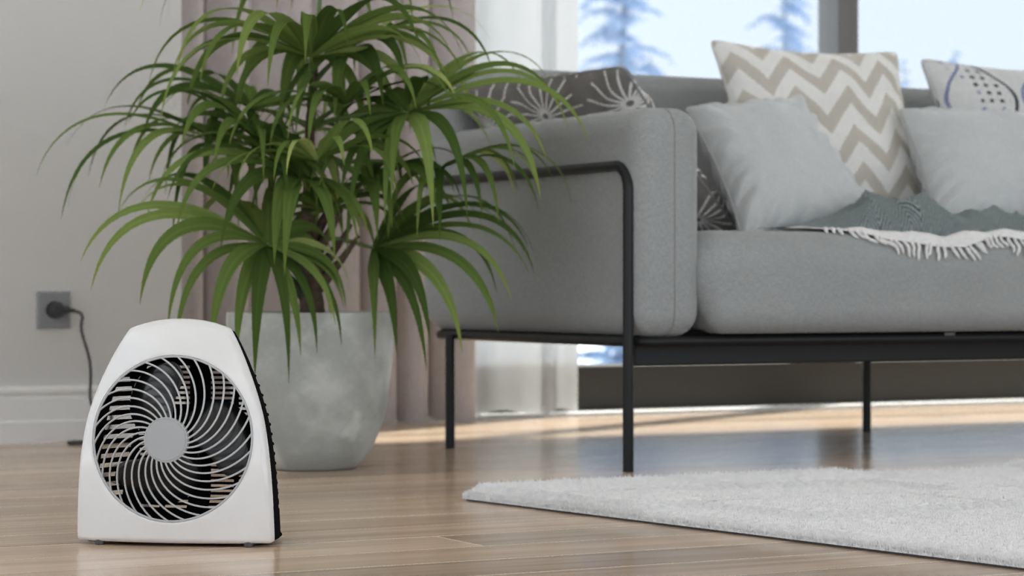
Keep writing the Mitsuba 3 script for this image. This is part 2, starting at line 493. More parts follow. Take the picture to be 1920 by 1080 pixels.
def fir(loc, height, spread, seed, label, n_branch=110, sparse=1.0):
    rg = np.random.default_rng(seed)
    key = numbered('fir_tree')
    base = np.array([loc[0], loc[1], G_Z])
    zs = np.linspace(0, height, 14)
    trunk = tube(np.stack([0.06 * np.sin(zs), 0 * zs, zs], -1) + base, np.linspace(height * 0.012, 0.01, 14), 7)
    vs, fs, n = [], [], 0
    for b in range(n_branch):
        h = 0.05 + 0.95 * (b + rg.random()) / n_branch
        L = spread * (1 - h) ** 0.8 * (0.7 + 0.5 * rg.random()) + 0.15
        az = rg.random() * 2 * PI
        d = np.array([math.cos(az), math.sin(az), 0])
        side = np.array([-d[1], d[0], 0])
        p0 = base + np.array([0, 0, h * height])
        m = max(4, int(20 * L / spread * sparse) + 4)
        for j in range(m):
            w = (j + 0.5) / m
            c = p0 + d * L * w + np.array([0, 0, L * (0.30 * w - 0.60 * w * w)]) + 0.05 * (rg.random(3) - 0.5)
            for s in (-1, 1, 0, -0.6, 0.6):
                ln = L * 0.30 * (1.05 - w) * (0.6 + 0.6 * rg.random()) + 0.10
                tip = c + side * s * ln + d * ln * 0.5 + np.array([0, 0, -0.32 * ln * (0.4 + rg.random())])
                wd = 0.018 + 0.045 * ln
                off = np.array([0, 0, 1.0]) * wd + d * wd * 0.5
                vs.append(np.array([c - off * 0.5, c + off * 0.5, tip])); fs.append([n, n + 1, n + 2]); n += 3
    fl = np.vstack(vs), np.array(fs)
    add(key + '__trunk', trunk, 'spruce_bark', True)
    add(key + '__foliage', fl, 'spruce_haze', False)
    labels[key + '__foliage'] = {'kind': 'stuff'}
    tag(key, label, 'tree', 'haze-tinted firs beyond the window')


D = 30.0
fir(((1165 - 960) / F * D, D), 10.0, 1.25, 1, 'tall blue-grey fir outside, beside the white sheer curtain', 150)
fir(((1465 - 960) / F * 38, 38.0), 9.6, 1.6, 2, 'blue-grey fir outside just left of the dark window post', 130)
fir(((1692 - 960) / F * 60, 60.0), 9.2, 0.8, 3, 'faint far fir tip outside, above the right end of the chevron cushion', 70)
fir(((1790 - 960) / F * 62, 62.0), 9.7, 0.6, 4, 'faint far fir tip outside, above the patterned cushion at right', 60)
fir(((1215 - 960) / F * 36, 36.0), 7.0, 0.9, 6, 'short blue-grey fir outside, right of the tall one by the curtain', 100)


# curtains
def curtain(u0, u1, v, z0, z1, amp, waves, seed, nu=220, nz=26, flare=0.0):
    rg = np.random.default_rng(seed)
    s = np.linspace(0, 1, nu)
    z = np.linspace(z0, z1, nz)
    ph = np.cumsum(0.6 + 0.8 * meshkit.noise(np.stack([s * waves * 0.8, s * 0 + seed, s * 0], -1)))
    ph = ph / ph[-1] * waves * 2 * PI
    S, Z = np.meshgrid(s, z, indexing='ij')
    P = ph[:, None] + 0.35 * (meshkit.noise(np.stack([S * 5, Z * 0.9, S * 0 + seed], -1)) - 0.5)
    a = amp * (0.65 + 0.7 * meshkit.noise(np.stack([S * 6, Z * 0.5, S * 0 + 3 + seed], -1)))
    wv = np.sin(P) + 0.28 * np.sin(2 * P + 0.6)
    uu = u0 + (u1 - u0) * S + 0.45 * a * np.cos(P)
    vv = v + a * wv
    zz = Z + 0.006 * np.sin(P) * (Z < z0 + 0.02)
    return np.stack([uu, vv, zz], -1).reshape(-1, 3), grid_faces(nu, nz)


add('drape', room(curtain(1.875, 2.735, 5.255, 0.006, 2.62, 0.036, 7.2, 11)), 'taupe_drape', True)
tag('drape', 'taupe pleated drape hanging to the floor behind the palm', 'curtain')
add('sheer_curtain', room(curtain(2.60, 3.085, 5.365, 0.012, 2.62, 0.013, 2.6, 21)), 'sheer_voile', True)
tag('sheer_curtain', 'white sheer curtain beside the taupe drape, in front of the glass', 'curtain')

# ------------------------------------------------------------------ wall socket, plug and cord
Ys = 5.115
ps = at(99.5, 581, Ys)
us, zs_ = float(ps[0] * U2[0] + ps[1] * U2[1]), float(ps[2])
hole = m3.Manifold.cylinder(0.05, 0.0205, 0.0205, 48, True).rotate([90, 0, 0])
pl = m3.Manifold.batch_hull([m3.Manifold.cube([0.074, 0.004, 0.079], True).translate([0, -0.002, 0]), m3.Manifold.cube([0.068, 0.010, 0.073], True).translate([0, -0.005, 0])])
inset = m3.Manifold.cube([0.052, 0.004, 0.056], True).translate([0, -0.0105, 0])
pl = pl - hole - inset
add('wall_socket__plate', room(put(pl, None, (us, V_WALL, zs_))), 'outlet_grey', 30)
cp = m3.Manifold.cube([0.0515, 0.0075, 0.0555], True).translate([0, -0.0045, 0]) - m3.Manifold.cylinder(0.05, 0.0195, 0.0195, 48, True).rotate([90, 0, 0])
add('wall_socket__cover', room(put(cp, None, (us, V_WALL, zs_))), 'outlet_socket', 30)
well = m3.Manifold.cylinder(0.004, 0.0205, 0.0205, 48, True).rotate([90, 0, 0]).translate([0, 0.001, 0])
add('wall_socket__well', room(put(well, None, (us, V_WALL, zs_))), 'outlet_socket', 30)
tag('wall_socket', 'square grey wall socket above the baseboard', 'socket')
plug = [(0.0, -0.001), (0.0165, -0.001), (0.0175, 0.004), (0.0175, 0.018), (0.0155, 0.028), (0.011, 0.035), (0.0, 0.036)]
pv, pf = lathe([(max(r, 1e-4), z) for r, z in plug], 40)
pv = np.stack([pv[:, 0], -pv[:, 2], pv[:, 1]], -1)
pu = us + 0.002
nub = tube(bend([(pu + 0.002, V_WALL - 0.022, zs_ + 0.001), (pu + 0.024, V_WALL - 0.027, zs_ + 0.000), (pu + 0.036, V_WALL - 0.030, zs_ - 0.002)], 0.02, 4), np.linspace(0.0085, 0.0045, 7), 14)
add('power_cord__plug', room(join((pv + np.array([pu, V_WALL - 0.0, zs_]), pf[:, ::-1]), nub)), 'cable_black', 35)
cable = [W(pu + 0.034, V_WALL - 0.029, zs_ - 0.001), W(pu + 0.050, V_WALL - 0.032, zs_ - 0.008), at(152, 610, 5.08), at(163, 655, 5.07), at(170, 715, 5.05), at(172, 760, 5.03),
         W(us + 0.105, V_WALL - 0.07, 0.060), W(us + 0.085, V_WALL - 0.085, 0.016), W(us + 0.055, V_WALL - 0.085, 0.0045), W(us + 0.015, V_WALL - 0.080, 0.0042), W(us + 0.000, V_WALL - 0.110, 0.0042),
         W(us + 0.04, V_WALL - 0.135, 0.0042), W(us + 0.12, V_WALL - 0.13, 0.0042), np.array([-0.72, 4.3, 0.0042]), np.array([-0.55, 3.6, 0.0042]), np.array([-0.46, 3.24, 0.006]), np.array([-0.440, 3.185, 0.03])]
add('power_cord', tube(spline(cable, 150), 0.0034, 10), 'cable_black', True)
tag('power_cord', 'black power cord plugged into the grey wall socket and trailing down to the floor', 'cord')

# ------------------------------------------------------------------ sofa
UA, UB, VF, VR = 2.215, 4.385, 3.635, 4.545
arm = rbox(UA, UA + 0.140, VF, VR - 0.02, 0.240, 0.652, 0.046, 40)
add('sofa__arm', room(arm), 'sofa_fabric', 30)
add('sofa__arm_001', room(put(arm, None, (UB - UA - 0.140, 0, 0))), 'sofa_fabric', 30)
add('sofa__backrest', room(hull_spheres([((u, v, z), r) for u in (UA + 0.052, UB - 0.052) for v, z, r in ((4.43, 0.29, 0.045), (4.50, 0.29, 0.045), (4.455, 0.748, 0.043), (4.52, 0.748, 0.043))], 36)), 'sofa_fabric', 30)
SEAT_Z = 0.4335
seat = hull_spheres([((u, v, z), r) for u in (UA + 0.19, UB - 0.19) for v, z, r in ((VF + 0.055, SEAT_Z - 0.078, 0.078), (VF + 0.02, 0.29, 0.045), (4.36, SEAT_Z - 0.05, 0.05), (4.36, 0.29, 0.045))], 48)
add('sofa__seat_cushion', room(seat), 'sofa_fabric', 30)


# a seam runs round the arm's front and side
def loop_arm(uu):
    r = 0.046
    p = bend([(uu, VF + 0.20, 0.6525), (uu, VF - 0.0008, 0.6525), (uu, VF - 0.0008, 0.2395), (uu, VF + 0.20, 0.2395)], r, 10)
    return tube(p, 0.0009, 6)


add('sofa__arm__seam', room(loop_arm(UA + 0.072)), 'sofa_piping', True)
TR = 0.0098
tub = bend([(UA - 0.003, 3.671, 0.0), (UA - 0.003, 3.671, 0.5475), (UA - 0.003, 4.50, 0.5475)], 0.045, 12)
add('sofa__arm_tube', room(tube(tub, TR, 18)), 'black_steel', 40)
tub2 = tub.copy(); tub2[:, 0] = UB + 0.003
add('sofa__arm_tube_001', room(tube(tub2, TR, 18)), 'black_steel', 40)
q = 0.014
rail = [(UA + q, 3.66), (UB - q, 3.66), (UB - q, 4.49), (UA + q, 4.49)]
mid = (rail[0][0], 4.1)
rl = bend([(mid[0], mid[1], 0.2315), *[(a, b, 0.2315) for a, b in rail], (mid[0], mid[1], 0.2315)], 0.05, 10)[:-1]
add('sofa__base_rail', room(tube(rl, 0.0095, 14, closed=True)), 'black_steel', 40)
add('sofa__apron', room(box(UA + 0.050, UB - 0.012, 3.735, 3.750, 0.187, 0.226, 0.002)), 'black_steel', False)
for uu, vv in ((UA - 0.003, 4.375), (3.303, 4.43), (UB + 0.003, 4.375)):
    key = numbered('sofa__leg')
    add(key, room(tube([(uu, vv, 0.0), (uu, vv, 0.232)], TR, 18)), 'black_steel', 40)
add('sofa__clip', room(box(2.905, 2.93, 3.6485, 3.6535, 0.2365, 0.243, 0.001)), 'foot_metal', False)
add('sofa__underside', room(box(UA + 0.03, UB - 0.03, 3.69, 4.48, 0.232, 0.250)), 'black_plastic', False)
tag('sofa', 'grey fabric sofa on a thin black tubular steel frame', 'sofa')


# ------------------------------------------------------------------ cushions
def cushion(TL, TR_, BL, BR, thick, name, bsdf, label, group=None, piping='pillow_piping', seed=0, wr=0.004, pinch=0.055, sag=0.0, n=60):
    """corners as seen from the front; the front bulges along cross(right, up)"""
    TL, TR_, BL, BR = (np.asarray(q, float) for q in (TL, TR_, BL, BR))
    s = np.linspace(-1, 1, n)
    s = np.sign(s) * (1 - (1 - np.abs(s)) ** 1.35)
    S, Tt = np.meshgrid(s, s, indexing='ij')
    # sides pulled in between the corners
    ear = 1 - 0.035 * (np.abs(S) * np.abs(Tt)) ** 14
    S2 = S * ear * (1 - pinch * (1 - Tt ** 2) * np.abs(S) ** 1.5)
    T2 = Tt * ear * (1 - pinch * (1 - S ** 2) * np.abs(Tt) ** 1.5)
    a, b = (S2[..., None] + 1) / 2, (T2[..., None] + 1) / 2
    P = (1 - b) * ((1 - a) * BL + a * BR) + b * ((1 - a) * TL + a * TR_)
    right, up = (TR_ + BR - TL - BL), (TL + TR_ - BL - BR)
    nrm = np.cross(right, up); nrm /= np.linalg.norm(nrm)
    if nrm[1] > 0: nrm = -nrm
    prof = ((1 - S ** 2) ** 0.55) * ((1 - Tt ** 2) ** 0.55)
    prof = 0.70 * prof + 0.30 * (1 - np.maximum(np.abs(S), np.abs(Tt)) ** 4) ** 0.7
    ww = meshkit.fbm(np.stack([S * 2.4 + seed, Tt * 2.4, S * 0 + seed], -1), 3, seed) - 0.5
    edge = np.exp(-((1 - np.maximum(np.abs(S), np.abs(Tt))) / 0.22) ** 2)
    ang = np.arctan2(Tt, S)
    ruff = np.sin(ang * 23 + 4 * ww + seed) * edge * (prof > 0.02)
    disp = 0.5 * thick * prof * (1 + 0.45 * ww) + wr * ruff * np.minimum(prof * 3, 1)
    disp = np.maximum(disp, 0)
    up_n = up / np.linalg.norm(up)
    P = P - up_n * sag * (prof * (0.3 + 0.7 * (Tt < 0)))[..., None]
    front = P + nrm * disp[..., None]
    back = P - nrm * np.maximum(0.55 * thick * prof * (1 - 0.3 * ww) + wr * ruff * np.minimum(prof * 3, 1), 0)[..., None]
    uv = np.stack([(S + 1) / 2, (Tt + 1) / 2], -1).reshape(-1, 2)
    f = grid_faces(n, n)
    v = np.vstack([front.reshape(-1, 3), back.reshape(-1, 3)])
    flip = np.cross(right, up) @ nrm > 0
    ff = np.vstack([f if flip else f[:, ::-1], (f[:, ::-1] if flip else f) + n * n])
    add(name + '__cover', (v, ff), bsdf, True, uv=np.vstack([uv, uv]))
    rim = np.vstack([P[:, 0], P[-1, 1:], P[::-1, -1][1:], P[0, ::-1][1:-1]])
    add(name + '__piping', tube(rim, 0.0026, 8, closed=True), piping, True)
    tag(name, label, 'cushion', group)


cushion(W(2.215, 4.41, 0.745), W(2.375, 3.96, 0.756), W(2.55, 4.38, 0.425), W(2.650, 3.95, 0.425), 0.15, 'floral_cushion', 'floral_cotton',
        'dark grey-brown cushion with pale starburst lines, leaning on the left sofa arm', piping='seam_thread', seed=3, pinch=0.05)
cushion(at(1328, 72, 5.04), at(1683, 96, 5.24), at(1412, 440, 4.90), at(1755, 436, 5.10), 0.15, 'chevron_cushion', 'chevron_cotton',
        'white and beige zigzag cushion, tallest, behind the plain pale grey one', seed=5, pinch=0.10, wr=0.003, piping='chevron_piping')
cushion(at(1283, 200, 4.82), at(1497, 178, 4.93), at(1392, 450, 4.585), at(1672, 450, 4.725), 0.15, 'plain_cushion', 'grey_linen',
        'plain pale grey cushion leaning on the zigzag cushion', seed=8, pinch=0.10, wr=0.009)
cushion(at(1722, 108, 5.28), at(2085, 132, 5.50), at(1800, 438, 5.17), at(2160, 428, 5.37), 0.14, 'ogee_cushion', 'ogee_cotton',
        'pale cushion with wavy black and blue lines and dots, at the right edge', seed=12, pinch=0.09, wr=0.003)
cushion(at(1684, 202, 5.07), at(1925, 208, 5.19), at(1752, 448, 4.84), at(2075, 448, 5.01), 0.16, 'plain_cushion_001', 'grey_linen',
        'plain pale grey cushion at the right edge, in front of the wavy-patterned one', seed=15, pinch=0.10, wr=0.009)


# ------------------------------------------------------------------ throw over the seat's front edge
def seat_front(z_down):
    """v of the seat's front surface this far below its top"""
    R, cv = 0.078, VF + 0.055
    h = np.minimum(z_down, R)
    return cv - np.sqrt(np.maximum(R ** 2 - (R - h) ** 2, 0)) 


def seat_path(t):
    """arc length t from a point on the seat's top (v = VF + 0.055 at t = 0) forwards and down -> (v, z), for t < 0 on the flat top"""
    R = 0.078
    a = np.clip(t / R, 0, 1.35)
    v = np.where(t < 0, VF + 0.055 - t, VF + 0.055 - R * np.sin(a))
    z = np.where(t < 0, SEAT_Z, SEAT_Z - R + R * np.cos(a))
    return v, z, np.where(t < 0, 0, np.sin(a)), np.where(t < 0, 1, np.cos(a))


def throw_mesh(u0, u1, t_back, t_front, bump, nu=150, nt=60, seed=1, lift=0.005):
    s = np.linspace(0, 1, nu)
    t = np.linspace(0, 1, nt)
    S, TT = np.meshgrid(s, t, indexing='ij')
    u = u0 + (u1 - u0) * S
    tb, tf = t_back(S), t_front(S)
    arc = tb + (tf - tb) * TT
    v, z, nv, nz = seat_path(arc)
    h = lift + bump(u, S, TT, arc)
    return np.stack([u, v - nv * h, z + nz * h], -1).reshape(-1, 3), grid_faces(nu, nt), np.stack([S * (u1 - u0) * 2.2, TT * 0.5], -1).reshape(-1, 2)


def body_bump(u, S, TT, arc):
    k = meshkit.fbm(np.stack([u * 8, arc * 9, u * 0], -1), 3, 4)
    ridge = np.interp(u, [2.60, 2.68, 2.74, 2.80, 2.90, 2.945, 2.985, 3.05, 3.12, 3.2, 3.4, 3.7], [0.002, 0.012, 0.034, 0.054, 0.052, 0.042, 0.026, 0.032, 0.026, 0.020, 0.034, 0.03])
    env = np.clip(TT / 0.30, 0, 1) ** 0.8 * np.clip((1 - TT) / 0.26, 0.0, 1) ** 0.6
    def crest(q):                                           # sharp-topped folds
        return 1 - np.abs(np.sin(q)) ** 0.8
    f1 = crest(u * 19 + arc * 30 + 3.2 * k)
    f2 = crest(u * 31 - arc * 24 + 3.5 * k + 1.3)
    live = np.clip((u - 2.66) / 0.10, 0, 1)
    return env * (ridge * 0.80 + live * (0.026 * f1 + 0.016 * f2) * (0.5 + 8 * ridge)) + 0.0025


WFU = [2.62, 2.70, 2.80, 2.90, 2.98, 3.04, 3.12, 3.2, 3.75]
WFV = [-0.030, 0.004, 0.032, 0.046, 0.030, 0.020, 0.036, 0.050, 0.04]
bm = throw_mesh(2.62, 3.75, lambda S: -0.13 + 0 * S, lambda S: np.interp(2.62 + 1.13 * S, WFU, WFV), body_bump, 300, 110)
add('throw_blanket__weave', room((bm[0], bm[1])), 'herringbone_wool', True, uv=bm[2])
FRU = [2.50, 2.60, 2.68, 2.76, 2.86, 2.93, 2.98, 3.03, 3.07, 3.14, 3.22, 3.5, 3.8]
FRV = [-0.010, 0.004, 0.026, 0.056, 0.072, 0.074, 0.058, 0.044, 0.050, 0.066, 0.075, 0.06, 0.06]


def fr(u):
    return np.interp(u, FRU, FRV)


def band_bump(u, S, TT, arc):
    k = meshkit.fbm(np.stack([u * 16, arc * 14, u * 0 + 7], -1), 3, 9)
    amp = np.interp(u, [2.5, 2.62, 2.75, 2.98, 3.03, 3.1], [0.001, 0.003, 0.006, 0.010, 0.012, 0.006])
    amp = amp * np.clip(TT / 0.5, 0, 1)
    return amp * (0.5 + 0.5 * np.sin(u * 48 + arc * 40 + 5 * k)) * np.clip((1 - TT) / 0.25, 0.2, 1) + 0.003


bd = throw_mesh(2.53, 3.75, lambda S: np.interp(2.53 + 1.22 * S, WFU, WFV) - 0.018, lambda S: fr(2.53 + (3.75 - 2.53) * S), band_bump, 220, 30, lift=0.0035)
add('throw_blanket__border', room((bd[0], bd[1])), 'white_wool', True)
rg = np.random.default_rng(33)
NTS = 78
for i in range(NTS):
    u = 2.545 + 1.19 * (i + 0.5 * rg.random()) / NTS
    if u < 2.635: continue
    a0 = float(fr(u)) - 0.004
    L = (0.024 + 0.016 * rg.random()) * float(np.interp(u, [2.54, 2.64, 2.76, 3.0, 3.1, 3.2], [0.25, 0.5, 0.95, 0.8, 1.3, 1.4]))
    lean = 0.014 * math.sin(u * 26) + 0.012 * (rg.random() - 0.5) + 0.004
    pts = []
    for k in range(7):
        w = k / 6
        v, z, nv, nz = (float(x) for x in seat_path(np.array(a0 + L * w)))
        h = 0.0075 - 0.003 * w + 0.002 * math.sin(6 * w + u * 40)
        pts.append((u + lean * w * w + 0.0012 * math.sin(9 * w + i), v - nv * h, z + nz * h))
    key = numbered('throw_blanket__tassel')
    add(key, room(tube(pts, np.array([0.0022, 0.0030, 0.0034, 0.0034, 0.0033, 0.0029, 0.0016]), 7)), 'white_wool', True)
tag('throw_blanket', 'grey-green herringbone wool throw with white fringe, crumpled along the seat edge', 'blanket')

# ------------------------------------------------------------------ rug
RA = at(868, 938, 3.705); RA[2] = 0
d_front = np.array([at(1920, 1070, 2.785)[0] - RA[0], 2.785 - 3.705]); d_front /= np.linalg.norm(d_front)
d_back = np.array([math.cos(math.radians(27.5)), math.sin(math.radians(27.5))])
LA, LB = 1.75, 1.65                 # along d_back, along d_front
na, nb = 340, 330
a = np.linspace(0, LA, na); b = np.linspace(0, LB, nb)
A, B = np.meshgrid(a, b, indexing='ij')


def rug_height(A, B):
    # carved relief of oblong blocks
    q = np.stack([A * 2.9, B * 4.6], -1)
    row = np.floor(q[..., 1])
    x = q[..., 0] + 0.37 * row
    cell = meshkit.noise(np.stack([np.floor(x) + 0.5, row + 0.5, 0 * x + 2], -1) * 3.7, 3)
    fx, fy = x - np.floor(x), q[..., 1] - row
    e = np.minimum(np.minimum(fx, 1 - fx) / 2.9, np.minimum(fy, 1 - fy) / 4.6)
    return np.clip(e / 0.012, 0, 1) * 0.009 * (cell > 0.5)


def edge_round(A, B):
    e = np.minimum(np.minimum(A, LA - A), np.minimum(B, LB - B))
    return 0.25 + 0.75 * np.sin(0.5 * PI * np.clip(e / 0.020, 0, 1))


h = (0.0165 + rug_height(A, B) + 0.0032 * (meshkit.fbm(np.stack([A * 150, B * 150, A * 0], -1), 2) - 0.5)) * edge_round(A, B) + 0.0015
PX = RA[0] + A * d_back[0] + B * d_front[0]
PY = RA[1] + A * d_back[1] + B * d_front[1]
add('rug__pile', (np.stack([PX, PY, h], -1).reshape(-1, 3), grid_faces(na, nb)[:, ::-1]), 'rug_pile', True)
rg = np.random.default_rng(5)
NT = 90000
ta, tb_ = rg.random(NT) * LA, rg.random(NT) * LB
k = NT // 8
ta[:k] = rg.random(k) ** 2 * 0.006                                    # denser along the edges in view
tb_[k:2 * k] = rg.random(k) ** 2 * 0.006
th = (0.0165 + rug_height(ta, tb_)) * edge_round(ta, tb_) + 0.0015
tx = RA[0] + ta * d_back[0] + tb_ * d_front[0]
ty = RA[1] + ta * d_back[1] + tb_ * d_front[1]
edge_t = np.minimum(ta, tb_)
z_lo = np.where(edge_t < 0.003, 0.003, th - 0.006)
jx, jy = (rg.random((2, NT)) - 0.5) * 0.007
w = 0.0013 + 0.0008 * rg.random(NT)
ph = rg.random(NT) * 6.28
quad = []
for kx in range(3):
    an = ph + kx * 2.0944
    quad.append(np.stack([tx + w * np.cos(an), ty + w * np.sin(an), z_lo], -1))
tipv = np.stack([tx + jx, ty + jy, th + 0.0035 + 0.003 * rg.random(NT)], -1)
tv = np.stack([*quad, tipv], 1).reshape(-1, 3)
idx = np.arange(NT)[:, None] * 4
tf = np.vstack([idx + np.array([[0, 1, 3]]), idx + np.array([[1, 2, 3]]), idx + np.array([[2, 0, 3]])])
add('rug__tufts', (tv, tf), 'rug_pile', True)
labels['rug__tufts'] = {'kind': 'stuff'}
bk = [RA[:2] + d_back * 0.004 + d_front * 0.004, RA[:2] + d_back * (LA - 0.004) + d_front * 0.004, RA[:2] + d_back * (LA - 0.004) + d_front * (LB - 0.004), RA[:2] + d_back * 0.004 + d_front * (LB - 0.004)]
add('rug__backing', (np.array([[*q_, z] for z in (0.0, 0.003) for q_ in bk]), np.array([[0, 3, 2, 1], [4, 5, 6, 7], [0, 1, 5, 4], [1, 2, 6, 5], [2, 3, 7, 6], [3, 0, 4, 7]])), 'rug_back', False)
tag('rug', 'off-white carved pile rug lying on the oak floor before the sofa', 'rug')

# ------------------------------------------------------------------ planter and palm
PC = np.array([-0.368, 4.375, 0.0])
outer = [(1e-4, 0.0), (0.080, 0.0), (0.0855, 0.003), (0.107, 0.0267), (0.1235, 0.0607), (0.1375, 0.104), (0.147, 0.163), (0.1510, 0.221), (0.1520, 0.278), (0.1512, 0.2835), (0.1495, 0.2845)]
from scipy.interpolate import PchipInterpolator
o = np.array(outer[2:9]); zz = np.linspace(o[0, 1], o[-1, 1], 28)
outer = outer[:2] + [(float(r), float(z)) for r, z in zip(PchipInterpolator(o[:, 1], o[:, 0])(zz), zz)] + outer[9:]
inner = [(0.1385, 0.2845), (0.1370, 0.2830), (0.1360, 0.270), (0.1340, 0.200), (1e-4, 0.195)]
add('planter', put(lathe(outer + inner, 96), None, PC), 'concrete', 30)
tag('planter', 'round tapered grey concrete planter on the floor behind the heater', 'planter')
g = np.linspace(-1, 1, 50)
SX, SY = np.meshgrid(g, g, indexing='ij')
rr = np.sqrt(SX ** 2 + SY ** 2)
mx = np.maximum(np.abs(SX), np.abs(SY)) / np.maximum(rr, 1e-6)
DX, DY = SX * mx * 0.1345, SY * mx * 0.1345
sz = 0.262 + 0.024 * np.exp(-((DX ** 2 + DY ** 2) / 0.055 ** 2)) + 0.012 * (meshkit.fbm(np.stack([DX * 60, DY * 60, DX * 0], -1), 3) - 0.5)
add('planter__soil', put((np.stack([DX, DY, sz], -1).reshape(-1, 3), grid_faces(50, 50)), None, PC), 'soil', True)
labels['planter__soil'] = {'label': 'dark potting soil', 'kind': 'stuff'}

rg = np.random.default_rng(77)
tz = np.linspace(0.262, 0.80, 60)
trunk_c = np.stack([PC[0] + 0.006 * np.sin(tz * 9) + 0.012 * (tz - 0.27), PC[1] + 0.004 * np.cos(tz * 7), tz], -1)
trunk_r = np.interp(tz, [0.26, 0.42, 0.5, 0.8], [0.020, 0.0165, 0.0095, 0.0055]) + 0.0018 * np.abs(np.sin(tz * 130))
trunk_r[:8] += np.linspace(0.006, 0, 8)
add('palm__trunk', tube(trunk_c, trunk_r, 18), 'palm_bark', True)


def trunk_at(z):
    return np.array([np.interp(z, tz, trunk_c[:, i]) for i in range(3)])


# cut leaf bases standing off the trunk
for i, (z0, az, L, lift) in enumerate([(0.300, 200, 0.105, 0.95), (0.315, -8, 0.125, 1.0), (0.345, 15, 0.11, 1.05), (0.335, 165, 0.09, 1.1), (0.375, -20, 0.10, 1.2), (0.385, 190, 0.10, 1.3), (0.30, 250, 0.07, 1.1), (0.41, 20, 0.10, 1.4), (0.36, 280, 0.06, 1.2)]):
    d = np.array([math.cos(math.radians(az)), math.sin(math.radians(az)), lift]); d /= np.linalg.norm(d)
    p0 = trunk_at(z0)
    pts = [p0 + d * L * w + np.array([0, 0, 0.02 * w * w]) for w in np.linspace(0, 1, 7)]
    key = numbered('palm__leaf_base')
    add(key, tube(pts, np.array([0.014, 0.0125, 0.0105, 0.0085, 0.0068, 0.005, 0.0035]), 9), 'palm_bark' if i % 3 else 'petiole_dark', True)


def leaflet(c, d0, n0, L, width, grav, fold=0.22, twist=0.0, seg=18):
    d = d0 / np.linalg.norm(d0)
    n = n0 - d * (n0 @ d); n /= np.linalg.norm(n) + 1e-9
    p = np.array(c, float)
    vs, uvs = [], []
    ds = L / seg
    for k in range(seg + 1):
        s = k / seg
        w = width * min(1.0, 0.26 + 2.4 * s) * (1 - max(0, (s - 0.30) / 0.70) ** 1.25) ** 1.05 + 0.0007
        side = np.cross(d, n)
        side /= np.linalg.norm(side) + 1e-9
        if twist:
            ca, sa = math.cos(twist * s), math.sin(twist * s)
            sd, nn = side * ca + n * sa, n * ca - side * sa
        else:
            sd, nn = side, n
        vs += [p - sd * w / 2 + nn * fold * w / 2, p, p + sd * w / 2 + nn * fold * w / 2]
        uvs += [[0, s], [0.5, s], [1, s]]
        g = grav * (0.06 + 2.5 * s ** 1.6) * ds / L * 1.3
        nd = d + np.array([0, 0, -1.0]) * g * (1.0 - 0.0 * d[2])
        nd /= np.linalg.norm(nd)
        n = n - nd * (n @ nd); n /= np.linalg.norm(n) + 1e-9
        d = nd
        p = p + d * ds
    f = []
    for k in range(seg):
        for j in range(2):
            f.append([k * 3 + j, k * 3 + j + 1, (k + 1) * 3 + j + 1, (k + 1) * 3 + j])
    return np.array(vs), np.array(f), np.array(uvs)


def frond(px, py, Y, z_from, out, nrm, count, L, spread=150, tones=(0.20, 0.45, 0.28, 0.07), wid=0.025, grav=2.0, rise=0.30, back=0.62):
    """a palmate leaf: leaflets spread from the petiole's end, longest along out, in the blade's plane across nrm"""
    c = at(px, py, Y)
    p0 = trunk_at(z_from)
    out = np.asarray(out, float); nrm = np.asarray(nrm, float)
    out = out / np.linalg.norm(out)
    nrm = nrm - out * (nrm @ out); nrm /= np.linalg.norm(nrm)
    lat = np.cross(nrm, out)
    key = numbered('palm__frond')
    midp = 0.5 * (p0 + c) + np.array([0, 0, 0.05 * np.linalg.norm(c - p0)])
    pet = spline([p0, midp, c], 14)
    add(key, tube(pet, np.linspace(0.0058, 0.0030, 14), 9), 'petiole_green', True)
    for k in range(count):
        psi = math.radians(-spread + 2 * spread * (k + 0.5 + 0.7 * (rg.random() - 0.5)) / count)
        rs = rise * (0.5 + 1.0 * rg.random())
        d0 = math.cos(psi) * out + math.sin(psi) * lat + rs * nrm
        n0 = nrm - rs * (math.cos(psi) * out + math.sin(psi) * lat)
        ln = L * (0.80 + 0.26 * rg.random()) * (back + (1 - back) * (0.5 + 0.5 * math.cos(psi)))
        v, f, uv = leaflet(c, d0, n0, ln, wid * (0.75 + 0.45 * rg.random()), grav * (0.75 + 0.5 * rg.random()), twist=1.0 * (rg.random() - 0.5))
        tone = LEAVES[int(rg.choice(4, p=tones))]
        k2 = numbered(key + '__leaflet')
        add(k2, (v, f), tone, True, uv=uv)


X_, C_, Z_ = np.array([1.0, 0, 0]), np.array([0, -1.0, 0]), np.array([0, 0, 1.0])
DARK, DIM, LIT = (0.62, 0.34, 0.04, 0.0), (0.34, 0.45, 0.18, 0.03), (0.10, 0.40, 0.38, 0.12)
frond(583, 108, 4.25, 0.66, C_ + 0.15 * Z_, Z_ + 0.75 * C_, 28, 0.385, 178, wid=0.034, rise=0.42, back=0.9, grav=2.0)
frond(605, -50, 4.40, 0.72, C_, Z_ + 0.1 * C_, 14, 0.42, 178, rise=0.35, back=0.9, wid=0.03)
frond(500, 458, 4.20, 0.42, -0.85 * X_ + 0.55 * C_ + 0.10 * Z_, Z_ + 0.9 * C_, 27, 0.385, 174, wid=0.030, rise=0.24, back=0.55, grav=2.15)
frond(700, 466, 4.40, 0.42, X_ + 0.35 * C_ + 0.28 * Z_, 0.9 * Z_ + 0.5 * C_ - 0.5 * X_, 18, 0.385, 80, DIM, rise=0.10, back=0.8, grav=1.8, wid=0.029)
frond(765, 212, 4.28, 0.62, 0.9 * X_ + 0.40 * C_ + 0.10 * Z_, Z_ + 0.55 * C_, 25, 0.40, 168, rise=0.24, back=0.6, wid=0.031)
